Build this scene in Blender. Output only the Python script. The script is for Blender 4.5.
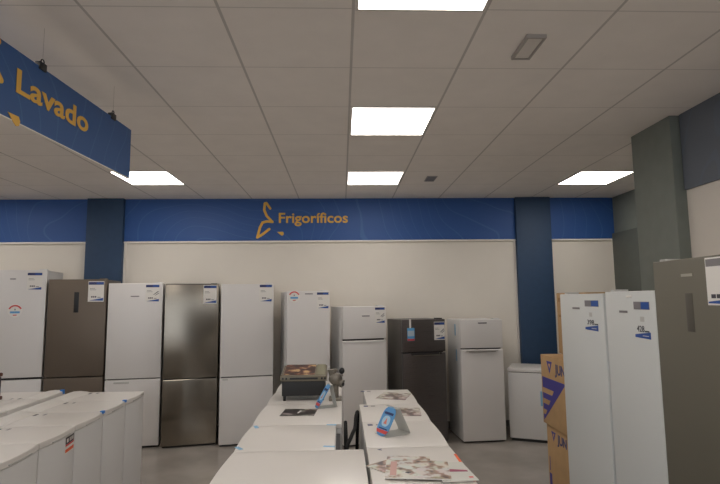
import bpy, bmesh, math, random
from mathutils import Vector, Matrix

for o in list(bpy.data.objects):
    bpy.data.objects.remove(o)
SC = bpy.context.scene
COL = SC.collection
random.seed(4)
R = math.radians

# ---------------------------------------------------------------- camera
CAM_H = 1.60
F_PX, YAW, PITCH, ROLL = 520.0, 0.0359, 0.1099, -0.0103
cam_data = bpy.data.cameras.new('camera')
cam = bpy.data.objects.new('camera', cam_data)
COL.objects.link(cam)
SC.camera = cam
cam_data.sensor_fit = 'HORIZONTAL'
cam_data.sensor_width = 36.0
cam_data.lens = F_PX / 720.0 * 36.0
cam_data.clip_start = 0.05
_f = Vector((math.sin(YAW) * math.cos(PITCH), math.cos(YAW) * math.cos(PITCH), math.sin(PITCH)))
_r = Vector((math.cos(YAW), -math.sin(YAW), 0))
_u = _r.cross(_f)
_r2 = _r * math.cos(ROLL) + _u * math.sin(ROLL)
_u2 = _u * math.cos(ROLL) - _r * math.sin(ROLL)
m3 = Matrix((_r2, _u2, -_f)).transposed()
cam.matrix_world = Matrix.Translation((0, 0, CAM_H)) @ m3.to_4x4()

# ---------------------------------------------------------------- world and exposure
world = bpy.data.worlds.new('shopfront_daylight')
SC.world = world
world.use_nodes = True
bg = world.node_tree.nodes['Background']
bg.inputs[0].default_value = (0.86, 0.92, 1.0, 1)
bg.inputs[1].default_value = 0.9
SC.view_settings.view_transform = 'Standard'
SC.view_settings.look = 'None'
SC.view_settings.gamma = 1.0
SC.view_settings.use_curve_mapping = False
SC.view_settings.exposure = 1.16
LAMP = 5.0
LAMP_COL = (1.0, 0.945, 0.885, 1)

# ---------------------------------------------------------------- materials
def lin(c):
    out = []
    for v in c:
        v = v / 255.0
        out.append(v / 12.92 if v <= 0.04045 else ((v + 0.055) / 1.055) ** 2.4)
    return (out[0], out[1], out[2], 1.0)

MATS = {}
def mat(name, rgb, rough=0.5, metal=0.0, spec=0.5, emit=None, alpha=1.0, trans=0.0, noise=0.0, nscale=8.0, bump=0.0, coat=0.0):
    m = bpy.data.materials.new(name)
    m.use_nodes = True
    nt = m.node_tree
    b = nt.nodes['Principled BSDF']
    c = lin(rgb)
    b.inputs['Base Color'].default_value = c
    b.inputs['Roughness'].default_value = rough
    b.inputs['Metallic'].default_value = metal
    b.inputs['Specular IOR Level'].default_value = spec
    b.inputs['Alpha'].default_value = alpha
    b.inputs['Transmission Weight'].default_value = trans
    b.inputs['Coat Weight'].default_value = coat
    if emit:
        b.inputs['Emission Color'].default_value = emit[0]
        b.inputs['Emission Strength'].default_value = emit[1]
    if noise or bump:
        tc = nt.nodes.new('ShaderNodeTexCoord')
        n = nt.nodes.new('ShaderNodeTexNoise')
        n.inputs['Scale'].default_value = nscale
        n.inputs['Detail'].default_value = 4
        nt.links.new(tc.outputs['Object'], n.inputs['Vector'])
        if noise:
            r = nt.nodes.new('ShaderNodeValToRGB')
            r.color_ramp.elements[0].position = 0.3
            r.color_ramp.elements[1].position = 0.7
            lo = [max(0, v * (1 - noise)) for v in c[:3]] + [1]
            hi = [min(1, v * (1 + noise)) for v in c[:3]] + [1]
            r.color_ramp.elements[0].color = lo
            r.color_ramp.elements[1].color = hi
            nt.links.new(n.outputs['Fac'], r.inputs[0])
            nt.links.new(r.outputs[0], b.inputs['Base Color'])
        if bump:
            bp = nt.nodes.new('ShaderNodeBump')
            bp.inputs['Strength'].default_value = bump
            bp.inputs['Distance'].default_value = 0.01
            nt.links.new(n.outputs['Fac'], bp.inputs['Height'])
            nt.links.new(bp.outputs[0], b.inputs['Normal'])
    MATS[name] = m
    return m

def N(nt, kind, **kw):
    n = nt.nodes.new(kind)
    for k, v in kw.items():
        setattr(n, k, v)
    return n

def math_node(nt, op, a, b=None):
    n = nt.nodes.new('ShaderNodeMath')
    n.operation = op
    for i, v in enumerate((a, b)):
        if v is None:
            continue
        if isinstance(v, (int, float)):
            n.inputs[i].default_value = v
        else:
            nt.links.new(v, n.inputs[i])
    return n.outputs[0]

white_wall = mat('white_wall_paint', (226, 219, 208), 0.7, noise=0.015, nscale=3, bump=0.02)
wall_side = mat('pale_wall_paint', (222, 214, 204), 0.7, noise=0.015, nscale=3)
navy = mat('navy_column_paint', (40, 66, 96), 0.6, noise=0.06, nscale=14)
slate = mat('hazed_grey_paint', (120, 125, 118), 0.6, noise=0.05, nscale=10)  # column grey lightened, with the lens haze over it mixed in
dark_slate = mat('dark_slate_panel', (88, 92, 86), 0.6, noise=0.05, nscale=10)
trim_white = mat('white_trim', (236, 230, 220), 0.5)
base_grey = mat('grey_skirting', (120, 116, 112), 0.5)
white_enamel = mat('white_enamel', (218, 214, 211), 0.30, noise=0.008, nscale=2)
white_side = mat('white_cabinet_enamel', (212, 210, 208), 0.38)
white_top = mat('white_laminate_top', (217, 212, 206), 0.28, noise=0.012, nscale=4)
grey_white = mat('grey_white_plastic', (186, 184, 180), 0.4)
black_plastic = mat('black_plastic', (22, 21, 22), 0.4)
dark_gap = mat('dark_gasket', (38, 36, 38), 0.7)
dark_handle = mat('dark_handle', (42, 40, 42), 0.3)
chrome = mat('chrome', (200, 198, 194), 0.18, metal=1.0)
alu = mat('brushed_aluminium', (150, 146, 138), 0.32, metal=0.9)
orange_yellow = mat('yellow_letter_film', (230, 180, 74), 0.5)
blue_print = mat('blue_print', (38, 78, 152), 0.5)
navy_print = mat('navy_print', (40, 52, 104), 0.5)
grey_print = mat('grey_print', (126, 122, 124), 0.5)
dark_print = mat('dark_print', (62, 60, 68), 0.5)
red_print = mat('red_print', (206, 74, 72), 0.5)
sky_print = mat('light_blue_print', (92, 160, 210), 0.5)
paper_white = mat('white_card', (226, 222, 216), 0.5)
orange_print = mat('orange_print', (226, 96, 44), 0.5)
blue_tape = mat('blue_tape', (128, 178, 210), 0.45)
blue_clip_m = mat('blue_clip', (28, 118, 200), 0.4)
cardboard = mat('cardboard', (176, 142, 100), 0.85, noise=0.07, nscale=12)
card_dark = mat('cardboard_flap', (150, 116, 76), 0.85, noise=0.06, nscale=12)
purple_ink = mat('purple_ink', (64, 58, 132), 0.7)
grill_metal = mat('grill_metal', (118, 110, 94), 0.4, metal=0.5)
grill_dark = mat('grill_dark', (30, 30, 30), 0.5)
grey_cast = mat('grey_cast_metal', (128, 122, 112), 0.5, metal=0.4, noise=0.15, nscale=40)
frost = mat('frosted_strip', (206, 204, 196), 0.3, alpha=0.72)
brown_box = mat('brown_plastic', (92, 52, 44), 0.5)
plum = mat('plum_plastic', (46, 30, 44), 0.45)
vent_grey = mat('grey_vent', (172, 166, 160), 0.5)
lamp_frame = mat('lamp_frame_white', (214, 208, 200), 0.5)
diffuser = mat('lit_diffuser', (250, 245, 235), 0.5, emit=(LAMP_COL, LAMP))
led_white = mat('lit_led', (240, 244, 255), 0.4, emit=((0.8, 0.85, 1, 1), 3.0))

# brushed steel doors: fine vertical grain in the gloss only
def steel(name, rgb, rough, metal=0.85):
    m = mat(name, rgb, rough, metal=metal)
    nt = m.node_tree
    b = nt.nodes['Principled BSDF']
    tc = N(nt, 'ShaderNodeTexCoord')
    mp = N(nt, 'ShaderNodeMapping')
    mp.inputs['Scale'].default_value = (1.5, 1.5, 220)
    n = N(nt, 'ShaderNodeTexNoise')
    n.inputs['Scale'].default_value = 3.0
    n.inputs['Detail'].default_value = 5
    nt.links.new(tc.outputs['Object'], mp.inputs[0])
    nt.links.new(mp.outputs[0], n.inputs['Vector'])
    mr = N(nt, 'ShaderNodeMapRange')
    mr.inputs['To Min'].default_value = rough - 0.05
    mr.inputs['To Max'].default_value = rough + 0.07
    nt.links.new(n.outputs['Fac'], mr.inputs['Value'])
    nt.links.new(mr.outputs[0], b.inputs['Roughness'])
    b.inputs['Anisotropic'].default_value = 0.0
    return m
steel_light = steel('brushed_steel', (138, 130, 118), 0.20, 0.95)
steel_brown = steel('dark_brown_steel', (112, 100, 88), 0.42, 0.6)
steel_grey = steel('graphite_steel', (104, 100, 100), 0.28, 0.7)
steel_hazed = steel('hazed_grey_steel', (122, 118, 106), 0.45, 0.5)  # grey steel with the greenish haze veil mixed into its colour

# ceiling tiles
def ceiling_material():
    m = mat('ceiling_tiles', (240, 233, 226), 0.85)
    nt = m.node_tree
    b = nt.nodes['Principled BSDF']
    g = N(nt, 'ShaderNodeNewGeometry')
    sp = N(nt, 'ShaderNodeSeparateXYZ')
    nt.links.new(g.outputs['Position'], sp.inputs[0])
    def dist(out, off, size):
        a = math_node(nt, 'SUBTRACT', out, off)
        a = math_node(nt, 'DIVIDE', a, size)
        fr = math_node(nt, 'FRACT', a)
        fr = math_node(nt, 'SUBTRACT', fr, 0.5)
        fr = math_node(nt, 'ABSOLUTE', fr)
        fr = math_node(nt, 'SUBTRACT', 0.5, fr)
        return math_node(nt, 'MULTIPLY', fr, size)
    dx = dist(sp.outputs[0], 0.06, 0.603)
    dy = dist(sp.outputs[1], 1.6077, 0.600)
    lx = math_node(nt, 'LESS_THAN', dx, 0.007)
    ly = math_node(nt, 'LESS_THAN', dy, 0.004)
    lx = math_node(nt, 'MULTIPLY', lx, 0.45)
    ly = math_node(nt, 'MULTIPLY', ly, 0.30)
    ln = math_node(nt, 'MAXIMUM', lx, ly)
    n = N(nt, 'ShaderNodeTexNoise')
    n.inputs['Scale'].default_value = 5
    n.inputs['Detail'].default_value = 5
    nt.links.new(g.outputs['Position'], n.inputs['Vector'])
    r = N(nt, 'ShaderNodeValToRGB')
    c = lin((240, 233, 226))
    r.color_ramp.elements[0].position = .3
    r.color_ramp.elements[1].position = .7
    r.color_ramp.elements[0].color = [v * .97 for v in c[:3]] + [1]
    r.color_ramp.elements[1].color = [v * 1.02 for v in c[:3]] + [1]
    nt.links.new(n.outputs['Fac'], r.inputs[0])
    mx = N(nt, 'ShaderNodeMix', data_type='RGBA')
    nt.links.new(ln, mx.inputs[0])
    nt.links.new(r.outputs[0], mx.inputs[6])
    mx.inputs[7].default_value = lin((120, 112, 106))
    nt.links.new(mx.outputs[2], b.inputs['Base Color'])
    return m
ceiling_m = ceiling_material()

# blue fascia with fine contour lines printed on it
def fascia_material(name, rgb, lines, cx=-1.7, cz=2.3, k=9.0):
    m = mat(name, rgb, 0.55)
    nt = m.node_tree
    b = nt.nodes['Principled BSDF']
    g = N(nt, 'ShaderNodeTexCoord')
    mp = N(nt, 'ShaderNodeMapping')
    mp.inputs['Location'].default_value = (-cx * 0.55, 0, -cz)
    mp.inputs['Scale'].default_value = (0.55, 0.0, 1.0)
    nt.links.new(g.outputs['Object'], mp.inputs[0])
    w = N(nt, 'ShaderNodeTexNoise')
    w.inputs['Scale'].default_value = 1.1
    w.inputs['Detail'].default_value = 0.5
    nt.links.new(g.outputs['Object'], w.inputs['Vector'])
    ln = N(nt, 'ShaderNodeVectorMath', operation='LENGTH')
    nt.links.new(mp.outputs[0], ln.inputs[0])
    v = math_node(nt, 'MULTIPLY', w.outputs['Fac'], 0.9)
    v = math_node(nt, 'ADD', v, ln.outputs['Value'])
    v = math_node(nt, 'MULTIPLY', v, k)
    v = math_node(nt, 'FRACT', v)
    v = math_node(nt, 'LESS_THAN', v, 0.06)
    v = math_node(nt, 'MULTIPLY', v, lines)
    mx = N(nt, 'ShaderNodeMix', data_type='RGBA')
    nt.links.new(v, mx.inputs[0])
    mx.inputs[6].default_value = lin(rgb)
    mx.inputs[7].default_value = lin((110, 160, 205))
    nt.links.new(mx.outputs[2], b.inputs['Base Color'])
    return m
fascia_m = fascia_material('blue_fascia_print', (42, 84, 148), 0.12)
fascia_side = fascia_material('hazed_blue_fascia', (98, 104, 114), 0.04)  # same blue boards, greyed by haze painted into the colour
sign_m = fascia_material('blue_sign_print', (44, 88, 146), 0.12, -1.4, 2.2)

def floor_material():
    m = mat('polished_grey_floor', (150, 143, 136), 0.16)
    nt = m.node_tree
    b = nt.nodes['Principled BSDF']
    g = N(nt, 'ShaderNodeNewGeometry')
    n = N(nt, 'ShaderNodeTexNoise')
    n.inputs['Scale'].default_value = 2.2
    n.inputs['Detail'].default_value = 7
    nt.links.new(g.outputs['Position'], n.inputs['Vector'])
    r = N(nt, 'ShaderNodeValToRGB')
    r.color_ramp.elements[0].position = .32
    r.color_ramp.elements[1].position = .7
    r.color_ramp.elements[0].color = lin((140, 133, 126))
    r.color_ramp.elements[1].color = lin((160, 153, 146))
    nt.links.new(n.outputs['Fac'], r.inputs[0])
    nt.links.new(r.outputs[0], b.inputs['Base Color'])
    return m
floor_m = floor_material()

# ---------------------------------------------------------------- mesh helpers
class MB:
    def __init__(self):
        self.bm = bmesh.new()
    def box(self, x0, x1, y0, y1, z0, z1, bev=0.0, seg=2):
        t = bmesh.new()
        vs = [t.verts.new(p) for p in ((x0,y0,z0),(x1,y0,z0),(x1,y1,z0),(x0,y1,z0),(x0,y0,z1),(x1,y0,z1),(x1,y1,z1),(x0,y1,z1))]
        for f in ((0,3,2,1),(4,5,6,7),(0,1,5,4),(1,2,6,5),(2,3,7,6),(3,0,4,7)):
            t.faces.new([vs[i] for i in f])
        if bev:
            bmesh.ops.bevel(t, geom=t.edges[:], offset=bev, segments=seg, affect='EDGES', profile=0.6)
        return self._merge(t)
    def prism(self, poly, a0, a1, axis='z', bev=0.0, seg=2):
        """extrude a polygon along an axis: 'z' poly=(x,y), 'y' poly=(x,z), 'x' poly=(y,z)"""
        t = bmesh.new()
        def P(p, a):
            return {'z': (p[0], p[1], a), 'y': (p[0], a, p[1]), 'x': (a, p[0], p[1])}[axis]
        lo = [t.verts.new(P(p, a0)) for p in poly]
        hi = [t.verts.new(P(p, a1)) for p in poly]
        t.faces.new(lo); t.faces.new(hi)
        n = len(poly)
        for i in range(n):
            t.faces.new((lo[i], lo[(i+1) % n], hi[(i+1) % n], hi[i]))
        bmesh.ops.recalc_face_normals(t, faces=t.faces[:])
        if bev:
            ed = [e for e in t.edges if e.calc_face_angle(0) > 0.5]
            bmesh.ops.bevel(t, geom=ed, offset=bev, segments=seg, affect='EDGES', profile=0.6)
        return self._merge(t)
    def cyl(self, p0, p1, r, n=20, r2=None):
        p0, p1 = Vector(p0), Vector(p1)
        d = (p1 - p0)
        q = d.to_track_quat('Z', 'Y')
        t = bmesh.new()
        bmesh.ops.create_cone(t, cap_ends=True, segments=n, radius1=r, radius2=r if r2 is None else r2, depth=d.length)
        bmesh.ops.transform(t, matrix=Matrix.Translation((p0 + p1) / 2) @ q.to_matrix().to_4x4(), verts=t.verts)
        return self._merge(t)
    def torus(self, c, R_, r, axis='y', n=36, k=10):
        t = bmesh.new()
        rings = []
        for i in range(n):
            a = 2 * math.pi * i / n
            ring = []
            for j in range(k):
                b = 2 * math.pi * j / k
                rr = R_ + r * math.cos(b)
                u, v, w = rr * math.cos(a), rr * math.sin(a), r * math.sin(b)
                p = {'y': (u, w, v), 'z': (u, v, w), 'x': (w, u, v)}[axis]
                ring.append(t.verts.new(Vector(c) + Vector(p)))
            rings.append(ring)
        for i in range(n):
            for j in range(k):
                t.faces.new((rings[i][j], rings[(i+1) % n][j], rings[(i+1) % n][(j+1) % k], rings[i][(j+1) % k]))
        bmesh.ops.recalc_face_normals(t, faces=t.faces[:])
        return self._merge(t)
    def tube(self, pts, r, n=10):
        pts = [Vector(p) for p in pts]
        t = bmesh.new()
        rings = []
        for i, p in enumerate(pts):
            d = (pts[min(i+1, len(pts)-1)] - pts[max(i-1, 0)]).normalized()
            q = d.to_track_quat('Z', 'Y')
            rings.append([t.verts.new(p + q @ Vector((r*math.cos(2*math.pi*j/n), r*math.sin(2*math.pi*j/n), 0))) for j in range(n)])
        for i in range(len(pts)-1):
            for j in range(n):
                t.faces.new((rings[i][j], rings[i][(j+1) % n], rings[i+1][(j+1) % n], rings[i+1][j]))
        t.faces.new(rings[0]); t.faces.new(rings[-1])
        bmesh.ops.recalc_face_normals(t, faces=t.faces[:])
        return self._merge(t)
    def ball(self, c, r, sz=(1,1,1), n=16):
        t = bmesh.new()
        bmesh.ops.create_uvsphere(t, u_segments=n, v_segments=n//2, radius=r)
        bmesh.ops.transform(t, matrix=Matrix.Translation(c) @ Matrix.Diagonal((sz[0], sz[1], sz[2], 1)), verts=t.verts)
        return self._merge(t)
    def sheet(self, rows, thick, n=Vector((0, 0, 1))):
        """a bent sheet: list of rows of points, given a thickness along n"""
        t = bmesh.new()
        A = [[t.verts.new(Vector(p)) for p in r] for r in rows]
        B = [[t.verts.new(Vector(p) - n * thick) for p in r] for r in rows]
        I, J = len(rows), len(rows[0])
        for i in range(I-1):
            for j in range(J-1):
                t.faces.new((A[i][j], A[i+1][j], A[i+1][j+1], A[i][j+1]))
                t.faces.new((B[i][j], B[i][j+1], B[i+1][j+1], B[i+1][j]))
        for i in range(I-1):
            t.faces.new((A[i][0], B[i][0], B[i+1][0], A[i+1][0]))
            t.faces.new((A[i][J-1], A[i+1][J-1], B[i+1][J-1], B[i][J-1]))
        for j in range(J-1):
            t.faces.new((A[0][j], A[0][j+1], B[0][j+1], B[0][j]))
            t.faces.new((A[I-1][j], B[I-1][j], B[I-1][j+1], A[I-1][j+1]))
        bmesh.ops.recalc_face_normals(t, faces=t.faces[:])
        return self._merge(t)
    def _merge(self, t):
        me = bpy.data.meshes.new('tmp')
        t.to_mesh(me); t.free()
        self.bm.from_mesh(me)
        bpy.data.meshes.remove(me)
        return self
    def xf(self, M):
        bmesh.ops.transform(self.bm, matrix=M, verts=self.bm.verts)
        return self
    def build(self, name, material, parent=None, smooth=True):
        me = bpy.data.meshes.new(name)
        self.bm.to_mesh(me); self.bm.free()
        me.materials.append(material)
        if smooth:
            for p in me.polygons:
                p.use_smooth = True
            me.set_sharp_from_angle(angle=R(32))
        o = bpy.data.objects.new(name, me)
        COL.objects.link(o)
        if parent:
            o.parent = parent
        return o

def tag(o, label=None, cat=None, group=None, kind=None):
    if label: o['label'] = label
    if cat: o['category'] = cat
    if group: o['group'] = group
    if kind: o['kind'] = kind
    return o

def thing(name, label, cat, loc, rz=0.0, group=None):
    o = bpy.data.objects.new(name, None)
    o.empty_display_size = 0.1
    COL.objects.link(o)
    o.location = loc
    o.rotation_euler = (0, 0, rz)
    return tag(o, label, cat, group)

def struct(name, mb, m, parent=None):
    o = mb.build(name, m, parent)
    if not parent:
        o['kind'] = 'structure'
    return o

def text_obj(name, body, cap, material, M, parent=None, depth=0.0015, bold=0.0, width=None):
    """flat lettering as a mesh. cap = capital height, M places it (x along text, y up, z out)"""
    cu = bpy.data.curves.new(name, 'FONT')
    cu.body = body
    cu.size = 1.0
    cu.offset = bold
    cu.extrude = 0.01
    cu.resolution_u = 4
    ob = bpy.data.objects.new('tmp_text', cu)
    COL.objects.link(ob)
    dg = bpy.context.evaluated_depsgraph_get()
    me = bpy.data.meshes.new_from_object(ob.evaluated_get(dg))
    bpy.data.objects.remove(ob)
    bpy.data.curves.remove(cu)
    xs = [v.co.x for v in me.vertices]
    x0, x1 = min(xs), max(xs)
    s = cap / 0.70
    sx = s if width is None else width / (x1 - x0)
    for v in me.vertices:
        v.co = M @ Vector(((v.co.x - x0) * sx, v.co.y * s, (v.co.z + 0.01) / 0.02 * depth))
    me.materials.clear()
    me.materials.append(material)
    me.name = name
    o = bpy.data.objects.new(name, me)
    COL.objects.link(o)
    if parent: o.parent = parent
    return o

# frame whose x runs along +x, text up = +z, out = -y  (a front face in local coordinates)
def front(x, y, z):
    return Matrix.Translation((x, y, z)) @ Matrix(((1,0,0,0),(0,0,-1,0),(0,1,0,0),(0,0,0,1)))

def bow(w, d, b, n=10, x0=0.0, y0=0.0):
    """plan outline with a gently bowed front edge (towards -y)"""
    pts = []
    for i in range(n + 1):
        t = i / n
        pts.append((x0 + w * t, y0 - b * math.sin(math.pi * t)))
    pts += [(x0 + w, y0 + d), (x0, y0 + d)]
    return pts

# ---------------------------------------------------------------- structure
CEIL = 2.90
WY = 6.65
struct('floor', MB().box(-7.5, 5, -3.5, 7.2, -0.1, 0.0), floor_m)
struct('ceiling', MB().box(-7.5, 5, -3.5, 7.2, CEIL, CEIL + 0.1), ceiling_m)
struct('wall_back', MB().box(-7.5, 3.75, WY, WY + 0.15, 0, CEIL), white_wall)
struct('wall_left', MB().box(-7.5, -7.35, -3.5, WY, 0, CEIL), wall_side)
struct('wall_right', MB().box(2.46, 2.65, -3.5, 4.06, 0, CEIL), wall_side)
struct('wall_recess', MB().box(2.65, 3.75, 3.94, 4.06, 0, CEIL), wall_side)
struct('wall_corner', MB().box(3.57, 3.72, 4.06, WY, 0, CEIL), slate)
struct('added_wall_front', MB().box(-0.95, 2.65, -3.65, -3.5, 0, 2.25), mat('added_wall_brown_grey', (84, 78, 72), 0.7))  # added dark wall, unseen, shapes the reflections in the steel doors
struct('added_wall_front_left', MB().box(-7.5, -3.4, -3.65, -3.5, 0, 2.25), MATS['added_wall_brown_grey'])  # left half of the added wall, beyond the bright opening
# blue fascia boards under the ceiling
struct('trim_1', MB().box(-7.3, -3.195, WY - 0.02, WY, 2.355, CEIL), fascia_m)
struct('trim_2', MB().box(-2.745, 2.258, WY - 0.02, WY, 2.355, CEIL), fascia_m)
struct('trim_3', MB().box(2.712, 3.57, WY - 0.02, WY, 2.355, CEIL), fascia_m)
struct('trim_4', MB().box(2.44, 2.46, -3.5, 3.55, 2.35, CEIL), fascia_side)
for i, (a, b) in enumerate(((-7.3, -3.195), (-2.745, 2.258), (2.712, 3.57))):
    struct('trim_%d' % (5 + i), MB().box(a, b, WY - 0.028, WY, 2.335, 2.355), trim_white)
for i, x in enumerate((-3.217, -2.745, 2.236, 2.712, 3.545)):
    struct('trim_%d' % (8 + i), MB().box(x, x + 0.022, WY - 0.015, WY, 0.08, 2.335), trim_white)
struct('column_left', MB().box(-3.195, -2.745, 6.57, WY, 0, CEIL, 0.004), navy)
struct('column_right', MB().box(2.258, 2.712, 6.57, WY, 0, CEIL, 0.004), navy)
struct('column_side', MB().box(2.375, 2.47, 3.56, 4.06, 0, CEIL, 0.004), slate)
struct('trim_13', MB().box(3.53, 3.57, 5.2, 6.62, 0, 2.42, 0.004), dark_slate)
struct('baseboard_back', MB().box(-7.3, 2.258, WY - 0.015, WY, 0, 0.08), base_grey)
struct('baseboard_right', MB().box(2.712, 3.53, WY - 0.015, WY, 0, 0.08), base_grey)

# ---------------------------------------------------------------- ceiling fittings
def ceiling_light(x, y, label):
    t = thing('ceiling_light', label, 'light', (x, y, CEIL), 0, 'square ceiling panel lights')
    w, d, f = 0.56, 0.58, 0.014
    m = MB()
    m.box(-f, w + f, -f, 0, -0.008, 0); m.box(-f, w + f, d, d + f, -0.008, 0)
    m.box(-f, 0, 0, d, -0.008, 0); m.box(w, w + f, 0, d, -0.008, 0)
    m.build('frame', lamp_frame, t)
    MB().box(0, w, 0, d, -0.005, -0.001).build('diffuser', diffuser, t)
    return t
ceiling_light(0.083, 1.62, 'square ceiling panel light cut by the top of the photo')
ceiling_light(0.083, 3.41, 'square lit ceiling panel light, middle one of the row running towards the blue fascia')
ceiling_light(0.078, 5.205, 'lit ceiling panel light nearest the blue fascia, in line with the lettering')
ceiling_light(-2.31, 5.18, 'lit ceiling panel light beside the end of the hanging blue sign')
ceiling_light(2.495, 5.21, 'lit ceiling panel light beside the haze-tinted grey column')
for x, y in ((0.083, -0.18), (-2.31, -0.18), (-2.31, 1.62), (-4.7, 1.62), (-4.7, 5.2), (-4.7, 3.4), (1.9, -0.18), (0.083, -2.0)):  # unseen panels added to light the room
    ceiling_light(x, y, 'unseen square ceiling panel light added behind or beside the viewer')

t = thing('emergency_light', 'slim rectangular emergency light on the ceiling right of the nearest panel lights', 'light', (0.925, 2.42, CEIL))
m = MB(); m.box(0, 0.1, 0, 0.012, -0.02, 0); m.box(0, 0.1, 0.228, 0.24, -0.02, 0); m.box(0, 0.012, 0.012, 0.228, -0.02, 0); m.box(0.088, 0.1, 0.012, 0.228, -0.02, 0)
m.build('housing', vent_grey, t)
MB().box(0.012, 0.088, 0.012, 0.228, -0.016, 0, 0.003).build('lens', lamp_frame, t)
t = thing('ceiling_vent', 'small grey square vent in the far ceiling beside a panel light', 'vent', (0.92, 5.405, CEIL))
MB().box(0, 0.11, 0, 0.235, -0.006, 0).build('frame', vent_grey, t)
m = MB()
for k in range(6):
    m.box(0.008, 0.102, 0.012 + k * 0.036, 0.034 + k * 0.036, -0.011, -0.006)
m.build('slats', mat('vent_slats', (136, 134, 136), 0.5), t)

# ---------------------------------------------------------------- lettering and logos
LOGO = [[(167, 75), (146, 44), (137, 46), (134, 84), (148, 116), (180, 150)],
        [(180, 150), (150, 147), (126, 153), (112, 180), (98, 236), (130, 216), (163, 190)]]
def logo(name, scale, M, depth, parent=None):
    """open ribbon mark drawn beside the department names; u,v measured from the text start and baseline"""
    m = MB()
    wd = 6.6 * scale
    for line in LOGO:
        pts = [((u - 215) * scale, (155 - v) * scale) for u, v in line]
        for k, ((ax, ay), (bx, by)) in enumerate(zip(pts, pts[1:])):
            e = depth + 0.0002 * k + (0.0012 if line is LOGO[1] else 0)
            d = Vector((bx - ax, by - ay)).normalized() * wd
            nx, ny = -d.y, d.x
            m.prism([(ax + nx, ay + ny), (bx + nx, by + ny), (bx - nx, by - ny), (ax - nx, ay - ny)], 0, e)
        for k, (ax, ay) in enumerate(pts):
            e = depth + 0.0001 + 0.0002 * k + (0.0012 if line is LOGO[1] else 0)
            m.prism([(ax + wd * math.cos(q * math.pi / 6), ay + wd * math.sin(q * math.pi / 6)) for q in range(12)], 0, e)
    m.xf(M)
    o = m.build(name, orange_yellow, parent)
    tip = [((u - 215) * scale, (155 - v) * scale) for u, v in ((206, 206), (238, 205), (243, 214), (240, 224), (232, 227), (224, 222))]
    MB().prism(tip, 0, depth).xf(M).build('ribbon_tip', orange_yellow, o)
    return o

PX = 0.01285
SCL = PX / 5.54
s = text_obj('wall_lettering', 'Frigoríficos', 0.128, orange_yellow, front(-0.80, WY - 0.021, 2.586), None, 0.006, 0.018, 0.885)
tag(s, 'yellow department name lettering on the blue wall fascia', 'lettering')
lg = logo('wall_logo', SCL, front(-0.80, WY - 0.021, 2.586), 0.006)
tag(lg, 'yellow open ribbon mark on the blue fascia left of the lettering', 'logo')

# hanging sign
t = thing('hanging_sign', 'long blue hanging sign with yellow lettering, hung from the ceiling', 'sign', (-1.42, 2.10, 0), math.atan2(1.2, 0.07))
MB().box(-1.1, 1.205, 0, 0.012, 2.383, 2.70, 0.001).build('panel', sign_m, t)
for x in (-0.5, 0.294, 0.968):
    c = MB().box(x - 0.025, x + 0.025, -0.008, 0.02, 2.685, 2.722, 0.003).build('clip', black_plastic, t)
    h = MB().torus((x + 0.01, 0.006, 2.733), 0.011, 0.003, 'y', 16, 6).build('hook', black_plastic, c)
    MB().cyl((x + 0.01, 0.006, 2.744), (x + 0.01, 0.006, CEIL), 0.0009, 6).build('wire', chrome, c)
MB().box(-1.1, 1.205, -0.001, 0.013, 2.379, 2.384).build('bottom_edge', trim_white, t)
text_obj('lettering', 'Lavado', 0.105, orange_yellow, front(0.127, -0.001, 2.516), t, 0.002, 0.022, 0.575)
logo('logo', 0.105 / 0.128 * SCL * 1.10, front(0.105, -0.001, 2.514), 0.003, t)

# ---------------------------------------------------------------- fridges
def price_card(parent, x0, x1, z0, z1, y=-0.0015, mark=False, backing=True, text=None):
    w, h = x1 - x0, z1 - z0
    c = MB().box(x0, x1, y, y + 0.0012, z0, z1).build('price_card', paper_white, parent)
    c['label'] = 'white price card with blue bands'
    f = y - 0.0008
    MB().box(x0 + 0.02*w, x1 - 0.02*w, f, y, z1 - 0.17*h, z1 - 0.03*h).build('header', navy_print, c)
    MB().box(x0 + 0.52*w, x1 - 0.04*w, f - 0.0004, f, z1 - 0.15*h, z1 - 0.05*h).build('header_photo', blue_print, c)
    m = MB(); m.box(x0 + .1*w, x0 + .42*w, f, y, z1 - .36*h, z1 - .34*h); m.box(x0 + .1*w, x0 + .5*w, f, y, z1 - .43*h, z1 - .41*h)
    m.build('small_print', grey_print, c)
    m = MB()
    for k, a in enumerate((.2, .32, .44)):
        m.box(x0 + a*w, x0 + (a + .09)*w, f, y, z0 + .2*h, z0 + .27*h)
    m.box(x0 + .6*w, x0 + .8*w, f, y, z0 + .2*h, z0 + .225*h)
    m.build('price_text', dark_print, c)
    MB().prism([(x0 + .06*w, z0 + .06*h), (x1 - .03*w, z0 + .04*h), (x1 - .03*w, z0 + .18*h)], f, y, 'y').build('swoosh', blue_print, c)
    if mark:
        m = MB(); m.prism([(x0+.55*w, z0+.42*h), (x0+.62*w, z0+.42*h), (x0+.95*w, z0+.6*h), (x0+.9*w, z0+.62*h)], f, y, 'y')
        m.prism([(x0+.68*w, z0+.38*h), (x0+.74*w, z0+.38*h), (x0+.97*w, z0+.5*h), (x0+.93*w, z0+.52*h)], f, y, 'y')
        m.build('pen_mark', dark_print, c)
    return c

def badge(parent, x0, x1, z, m=None):
    return MB().box(x0, x1, -0.002, 0.001, z - 0.006, z + 0.006).build('brand_badge', m or grey_print, parent)

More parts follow.
